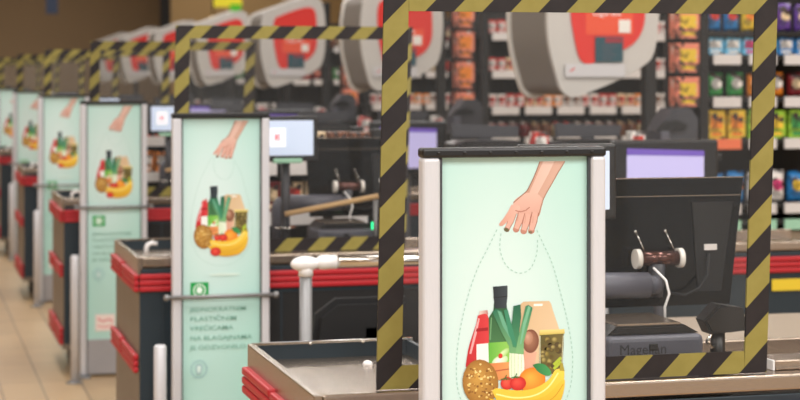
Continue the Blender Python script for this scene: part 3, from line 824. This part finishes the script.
for i in range(5):
    lb = 'added black backing panel with ledge, behind ' + lane(i + 1)
    if i == 0: bt.location = (0, FRONT[1] + 1.2, 0); bt['label'] = lb; bt['group'] = 'added black backing panels'
    else: dup(bt, (0, FRONT[i + 1] + 1.2, 0), lb)
    for j, x in enumerate((2.93, 2.45)):
        lb = 'black cash register on the %s part of the ledge behind %s' % (('right', 'left')[j], lane(i + 1))
        if i == 0 and j == 0: rg.location = (x, FRONT[1] + 1.2, 1.2015); rg['label'] = lb; rg['group'] = 'black cash registers'
        else: dup(rg, (x + .01 * i * (-1) ** j, FRONT[i + 1] + 1.2, 1.2015), lb)

def make_printer():
    t = thing('receipt_printer', '', 'printer')
    bm = nb(); prism_y(bm, [(-.09, 0), (.09, 0), (.095, .15), (.06, .2), (-.02, .2), (-.06, .15), (-.09, .1)], -.08, .1, bev=.012); obj('housing', bm, 'dgrey', t)
    bm = nb(); prism_y(bm, [(-.12, .1), (-.08, .14), (-.02, .15), (.03, .13), (.03, .11), (-.05, .1)], -.095, -.078, bev=.004); obj('paper_cover', bm, 'black', t)
    bm = nb(); box(bm, -.1, -.06, -.11, -.09, .03, .1, .004); obj('paper_slip', bm, 'grey', t)
    return t
pr = make_printer()
for i in range(3):
    p = (3.33, FRONT[i + 1] + 1.2, 1.2015); lb = 'dark grey receipt printer with curved black cover, behind ' + lane(i + 1)
    if i == 0: pr.location = p; pr['label'] = lb; pr['group'] = 'receipt printers'
    else: dup(pr, p, lb)
# raised desk boxes and keyboards to stand the cashiers' goods on
def make_keyboard():
    t = thing('cashier_keyboard', '', 'keyboard')
    bm = nb(); prism_y(bm, [(-.2, .0), (.2, .0), (.2, .03), (-.2, .03)], -.08, .08, bev=.005); obj('case', bm, 'black', t)
    bm = nb()
    for r in range(4):
        for c in range(12): box(bm, -.18 + c * .03, -.156 + c * .03, -.06 + r * .032, -.036 + r * .032, .03, .037)
    o = obj('keys', bm, 'grey', t)
    return t
kb = make_keyboard()
for i in range(4):
    p = (2.2, FRONT[i] + .25, .8717); lb = 'black cashier keyboard with grey keys, on ' + lane(i)
    if i == 0: kb.location = (2.45, FRONT[0] + .3, .8717); kb['label'] = lb; kb['group'] = 'cashier keyboards'
    else: dup(kb, p, lb)

# slanted bar with tan top, lanes two to four
def make_arm():
    t = thing('swing_gate_arm', '', 'gate arm')
    bm = nb(); rings(bm, [(-.25, 0, .165), (.10, .0, .225)], [.010, .010], 12); obj('bar', bm, 'wood', t)
    bm = nb(); rings(bm, [(.085, -.017, .006), (.085, -.017, .212)], .009, 12); obj('post', bm, 'steel_dull', t)
    bm = nb(); rings(bm, [(.085, -.014, 0), (.085, -.014, .006)], .012, 16); obj('base', bm, 'steel_dull', t)
    return t
ga = make_arm()
for i in range(3):
    p = (1.59, FRONT[i + 1] + .114, .8785); lb = 'sloping tan bar on a short post, on ' + lane(i + 1)
    if i == 0: ga.location = p; ga['label'] = lb; ga['group'] = 'sloping tan bars'
    else: dup(ga, p, lb)

# ---------------------------------------------------------------- product racks
WORD = ['first', 'second', 'third', 'fourth', 'fifth', 'sixth', 'seventh', 'eighth', 'ninth', 'tenth', 'eleventh', 'twelfth', 'thirteenth', 'fourteenth', 'fifteenth', 'sixteenth', 'seventeenth', 'eighteenth', 'nineteenth', 'twentieth', 'twenty-first', 'twenty-second', 'twenty-third']
SHW = ['top', 'second', 'third', 'fourth', 'fifth', 'sixth']
def rack(y, x0, x1, levels, height, rname):
    """levels: list of shelf top heights, top first"""
    t = thing('product_rack', 'dark shelving rack of packaged goods, ' + rname, 'shelf rack', (0, y, 0))
    for x in (x0 - .052, x1):
        bm = nb(); box(bm, x, x + .05, 0, .06, 0, height, .004); box(bm, x, x + .05, .36, .42, 0, height, .004); obj('post', bm, 'shelfdark', t)
    bm = nb(); box(bm, x0, x1, .40, .42, .1, height); obj('back_panel', bm, 'shelfdark', t)
    for z, cols in levels:
        bm = nb(); box(bm, x0, x1, .01, .40, z - .025, z, .002); sh = obj('shelf', bm, 'shelfdark', t)
        n = max(1, int(round((x1 - x0) / .22)))
        for k in range(n if cols != 'choc' else 0):
            a = x0 + (x1 - x0) * k / n + .02; b = a + (x1 - x0) / n - .045
            kind = 'priceorange' if (cols == 'tea' and k == 0) else 'greenlab' if cols == 'green' else 'pricewhite'
            bm = nb(); box(bm, a, b, -.004, .008, z - .052, z + .002, .001)
            lp = obj('price_strip', bm, kind, sh)
    bm = nb(); box(bm, x0, x1, .02, .4, 0, .74 if levels[-1][1] == 'green' else .1, .003); obj('plinth', bm, 'beige', t)
    return t

def packet(style, w, h, d, main, second, x, y, z, label, group, cat='packet'):
    t = thing('snack_' + style if style != 'jar' else 'glass_jar', label, cat, (x, y, z), group)
    bm = nb()
    if style == 'box':
        box(bm, -w / 2, w / 2, -d / 2, d / 2, 0, h, .003)
        obj('carton', bm, pmat(main, COL[main]), t)
        bm = nb(); box(bm, -w * .36, w * .36, -d / 2 - .0015, -d / 2 - .0002, h * .35, h * .8, 0); box(bm, -w * .3, w * .3, -d / 2 - .0025, -d / 2 - .0016, h * .1, h * .24, 0)
        obj('printed_front', bm, pmat(second, COL[second]), t)
    elif style == 'bag':
        A = [(-w / 2, 0), (-w * .46, h * .5), (-w / 2, h * .93), (-w / 2, h), (w / 2, h), (w / 2, h * .93), (w * .46, h * .5), (w / 2, 0)]
        nx, nz = 6, 8; gr = []
        for s_ in (-1, 1):
            rows = []
            for j in range(nz + 1):
                row = []
                for i in range(nx + 1):
                    u, v = i / nx * 2 - 1, j / nz
                    th = d / 2 * (1 - u ** 4) * max(0, 1 - (2 * v - 1) ** 6)
                    row.append(bm.verts.new((u * w / 2 * (.94 + .06 * abs(2 * v - 1)), s_ * th, v * h)))
                rows.append(row)
            for j in range(nz):
                for i in range(nx):
                    f = bm.faces.new((rows[j][i], rows[j][i + 1], rows[j + 1][i + 1], rows[j + 1][i])); f.smooth = True
        bmesh.ops.remove_doubles(bm, verts=bm.verts[:], dist=1e-5)
        obj('pouch', bm, pmat(main, COL[main]), t)
        bm = nb(); rings(bm, [(0, -d / 2 - .003, h * .55), (0, -d / 2 + .006, h * .55)], min(w, h) * .3, 14); obj('printed_front', bm, pmat(second, COL[second]), t)
    else:
        rings(bm, [(0, 0, 0), (0, 0, h * .75), (0, 0, h * .82)], [w / 2, w / 2, w * .38], 14)
        obj('jar_body', bm, pmat(main, COL[main]), t)
        bm = nb(); rings(bm, [(0, 0, h * .82), (0, 0, h)], w * .42, 14); obj('lid', bm, pmat(second, COL[second]), t)
    return t

STY = {
    'choc': ('bag', .085, .15, .05, [('yellow', 'orange'), ('violet', 'cream'), ('yellow', 'brown'), ('brown', 'salmon'), ('blue', 'red')]),
    'sky': ('box', .09, .0935, .06, [('sky blue', 'white'), ('sky blue', 'pink'), ('blue', 'white'), ('sky blue', 'green')]),
    'redbag': ('bag', .095, .13, .06, [('dark red', 'cream'), ('red', 'white'), ('dark red', 'salmon'), ('green', 'white'), ('orange', 'white')]),
    'tea': ('box', .095, .15, .06, [('orange', 'yellow'), ('yellow', 'orange'), ('lime', 'yellow'), ('lime', 'green'), ('pink', 'white'), ('blue', 'yellow'), ('white', 'brown')]),
    'blue': ('bag', .10, .17, .07, [('blue', 'yellow'), ('sky blue', 'white'), ('blue', 'orange'), ('white', 'pink')]),
    'mini': ('box', .06, .09, .05, [('white', 'red'), ('red', 'white'), ('cream', 'red'), ('orange', 'white'), ('white', 'brown')]),
    'gumbox': ('box', .085, .12, .07, [('cream', 'red'), ('brown', 'cream'), ('red', 'white'), ('orange', 'white'), ('white', 'brown'), ('dark red', 'cream')]),
    'jars': ('jar', .07, .11, .07, [('dark red', 'white'), ('brown', 'cream'), ('cream', 'red'), ('red', 'white')]),
}
def fill(y, x0, x1, z, sty, shelfword, rackword, seed, maxh=9):
    r = random.Random(seed); style, w, h, d, cc = STY[sty]
    h = min(h, maxh)
    n = int((x1 - x0) / (w + .008)); gap = (x1 - x0) / n
    seqi = r.randrange(len(cc))
    for k in range(n):
        if k % 2 == 0: seqi += 1
        m_, s_ = cc[seqi % len(cc)]
        kind = {'box': 'carton', 'bag': 'bag', 'jar': 'jar'}[style]
        packet(style, w, h * r.uniform(.95, 1.0), d, m_, s_, x0 + gap * (k + .5), y + .07 + d / 2 * 0, z + .0005,
               '%s %s, %s from left on %s shelf of the %s' % (m_, kind, WORD[k], shelfword, rackword), 'goods on the %s shelf of the %s' % (shelfword, rackword), kind)

R1, R2, R3 = 'right rack', 'middle rack', 'far rack'
y = 8.75; x0, x1 = 3.99, 4.79
lv = [(1.655, 'sky'), (1.435, 'redbag'), (1.22, 'tea'), (.885, 'blue')]
rack(y, x0, x1, [(1.775, 'choc')] + lv + [(.80, 'green')], 2.15, 'nearest of the three, at the right edge')
for j, (z, s) in enumerate([(1.775, 'choc')] + lv): fill(y, x0, x1, z, s, SHW[j], R1, 11 + j, .17)
# second layer of chocolate bags stacked behind/above the sky cartons: raised stand
y = 12.1; x0b, x1b = 3.88, 5.31
lv2 = [(1.84, 'mini'), (1.58, 'mini'), (1.33, 'mini'), (1.12, 'jars')]
rack(y, x0b, x1b, lv2, 2.05, 'second of three, behind nearest dispenser')
for j, (z, s) in enumerate(lv2): fill(y, x0b, x1b, z, s, SHW[j], R2, 31 + j)
y = 15.45
lv3 = [(1.84, 'redbag'), (1.58, 'jars'), (1.30, 'mini')]
rack(y, 3.88, 5.31, lv3, 2.05, 'farthest of the three, left of the others')
for j, (z, s) in enumerate(lv3): fill(y, 3.88, 5.31, z, s, SHW[j], R3, 51 + j)

for q, yy in enumerate((18.9, 22.3, 25.7)):
    lvq = [(1.84, 'jars'), (1.50, 'redbag'), (1.2, 'mini')]
    rack(yy, 3.9, 5.2, lvq, 2.1, 'behind the %s dispenser of the row' % ORD[q + 3])
    for j, (z, sname) in enumerate(lvq[:2]): fill(yy, 3.9, 4.9, z, sname, SHW[j], 'rack by %s dispenser' % ORD[q + 3], 71 + j + 5 * q)

for i in range(1, 5):
    yy = FRONT[i] + .78
    rack(yy, 1.28, 1.84, [(1.20, 'gum'), (1.0, 'gum'), (.8, 'gum')], 1.33, 'low, behind the monitor of ' + lane(i))
    for j, z in enumerate((1.20, 1.0)): fill(yy, 1.28, 1.84, z, 'gumbox', SHW[j], 'low rack at %s checkout' % ORD[i], 91 + j + 3 * i)
for i in range(1, 5):
    for j, (x, c1, c2) in enumerate(((3.145, 'white', 'red'), (2.69, 'red', 'white'))):
        packet('box', .07, .10, .06, c1, c2, x, FRONT[i] + 1.2 - .02, 1.2005, '%s carton on the backing ledge behind the %s checkout from front' % (c1, ORD[i]), 'cartons on backing ledges', 'carton')

# hanging columns of orange cartons beside each rack
for ri, (yy, xa, xb, rn) in enumerate(((8.75, 3.785, 3.912, 'the nearest rack'), (12.1, 3.63, 3.755, 'the middle rack'), (15.45, 3.63, 3.755, 'the far rack'))):
    zt, zb = 2.08, 1.39 if ri == 0 else 1.25
    t = thing('strip_stand', 'narrow dark hanging stand of orange cartons, beside ' + rn, 'display stand', ((xa + xb) / 2, yy - .02, 0))
    bm = nb(); box(bm, -.075, .075, .075, .095, 0.02, zt, .003); obj('backing', bm, 'shelfdark', t)
    bm = nb(); box(bm, -.07, .07, -.05, .12, 0, .02, .003); obj('base', bm, 'shelfdark', t)
    nn = int((zt - zb) / .172); st = (zt - zb) / nn
    for k in range(nn):
        z = zb + k * st
        bm = nb(); box(bm, -.066, .066, -.045, .075, z - .007, z - .001); obj('tier', bm, 'shelfdark', t)
        packet('box', .125, st - .022, .1, 'salmon', 'yellow' if ri == 0 else 'orange', (xa + xb) / 2, yy, z,
               'salmon carton, %s from the bottom of the stand beside %s' % (WORD[k], rn), 'cartons in the strip stand by ' + rn, 'carton')

# ---------------------------------------------------------------- far background
t = thing('wall_column', 'dark brown square column in front of the far wall', 'column', (0, 40, 0))
x = 40 * math.tan(YAW + math.atan((166 - 400) / F)); bm = nb(); box(bm, x - .1, x + .1, 0, .3, 0, 5.4, .01); obj('shaft', bm, 'shelfdark', t); bm = nb(); box(bm, x - .15, x + .15, -.05, .35, 0, .1, .01); obj('foot', bm, 'shelfdark', t)
bm = nb(); xx = 43 * math.tan(YAW + math.atan((171 - 400) / F)); box(bm, xx, xx + 14, 43, 43.2, 0, 5.4); struct('wall_inner', bm, 'wall2')
def far_x(pxx, yy): return yy * math.tan(YAW + math.atan((pxx - 400) / F))
def far_z(pxx, pyy, yy):
    d = F * CS - (pxx - 400) * SN
    return H + (75 - pyy) * yy / d
t = thing('lit_sign', 'yellow and green lit sign high above the far checkouts', 'sign', (0, 34, 0))
M['signyel'] = mat('lit_yellow', hexc('#e6d83a'), .5, emit=hexc('#e8da30'), es=.35)
M['signgrn'] = mat('lit_green', hexc('#58b82c'), .5, emit=hexc('#58b82c'), es=.35)
M['lampwarm'] = mat('warm_lamp', (1, .8, .5), .5, emit=(1, .72, .38), es=2.2)
M['signblue'] = mat('dull_blue_board', hexc('#41506c'), .6)
bm = nb(); box(bm, far_x(214, 34), far_x(242, 34), 0, .1, far_z(220, 7, 34), far_z(220, -22, 34), .01); obj('panel', bm, 'signyel', t)
bm = nb(); box(bm, far_x(230, 34), far_x(241, 34), -.01, .0, far_z(220, 12, 34), far_z(220, 4, 34)); obj('green_band', bm, 'signgrn', t)
bm = nb(); rings(bm, [(far_x(216, 34), .05, far_z(220, -22, 34)), (far_x(216, 34), .05, 5.4)], .02, 8); rings(bm, [(far_x(240, 34), .05, far_z(220, -22, 34)), (far_x(240, 34), .05, 5.4)], .02, 8); obj('hanging_rod', bm, 'shelfdark', t)
t = thing('hanging_board', 'small dull blue board hanging near the upper left corner', 'sign', (0, 36, 0))
bm = nb(); box(bm, far_x(46, 36), far_x(58, 36), 0, .06, far_z(52, 14, 36), far_z(52, -8, 36), .01); obj('board', bm, 'signblue', t)
bm = nb(); rings(bm, [(far_x(52, 36), .03, far_z(52, -8, 36)), (far_x(52, 36), .03, 5.4)], .02, 8); obj('hanging_rod', bm, 'shelfdark', t)
t = thing('pendant_lamp', 'small warm glowing lamp above the far checkouts, left of the dispensers', 'lamp', (far_x(213, 31), 31, 0))
zz = far_z(213, 20, 31)
bm = nb(); ball(bm, (0, 0, zz), .055, .055, .055); obj('bulb', bm, 'lampwarm', t)
bm = nb(); rings(bm, [(0, 0, zz + .05), (0, 0, 5.4)], .012, 8); obj('cord', bm, 'shelfdark', t)

# ---------------------------------------------------------------- ceiling lights (area lamps without fixtures, front row boosted to brighten posters)
def area(name, loc, sx, sy, power, col=(1, .985, .96)):
    L = bpy.data.lights.new(name, 'AREA'); L.shape = 'RECTANGLE'; L.size = sx; L.size_y = sy; L.energy = power; L.color = col
    o = bpy.data.objects.new(name, L); C.objects.link(o); o.location = loc
    return o
k = 0
for x in (-3.4, .2, 3.6, 7.5):
    for y in (-2, 4.5, 11, 17.5, 24, 32, 40):
        dim = 1 if y < 20 else .55
        if x < 0 and y > 20: dim = .6
        area('ceiling_lamp_light', (x, y, 5.30), .5, 3.6, 128 * dim * (1.9 if y < 0 else 1 if y < 8 else .85))
w = bpy.data.worlds.new('World'); bpy.context.scene.world = w; w.use_nodes = True
w.node_tree.nodes['Background'].inputs[0].default_value = (1, .99, .98, 1)
w.node_tree.nodes['Background'].inputs[1].default_value = .72

# ---------------------------------------------------------------- camera
cam = bpy.data.cameras.new('Camera'); co = bpy.data.objects.new('Camera', cam); C.objects.link(co)
co.location = (0, 0, H); co.rotation_euler = (PI / 2, 0, -YAW)
cam.sensor_width = 36; cam.lens = F / 800 * 36; cam.shift_y = -125 / 800
cam.clip_start = .05; cam.clip_end = 200
cam.dof.use_dof = True; cam.dof.focus_distance = 3.72; cam.dof.aperture_fstop = 5.6
s = bpy.context.scene; s.camera = co
s.view_settings.view_transform = 'Standard'; s.view_settings.look = 'None'; s.view_settings.gamma = 1; s.view_settings.exposure = 0.08
s.view_settings.use_curve_mapping = False
s.cycles.max_bounces = 6; s.cycles.transparent_max_bounces = 24; s.cycles.use_denoising = True
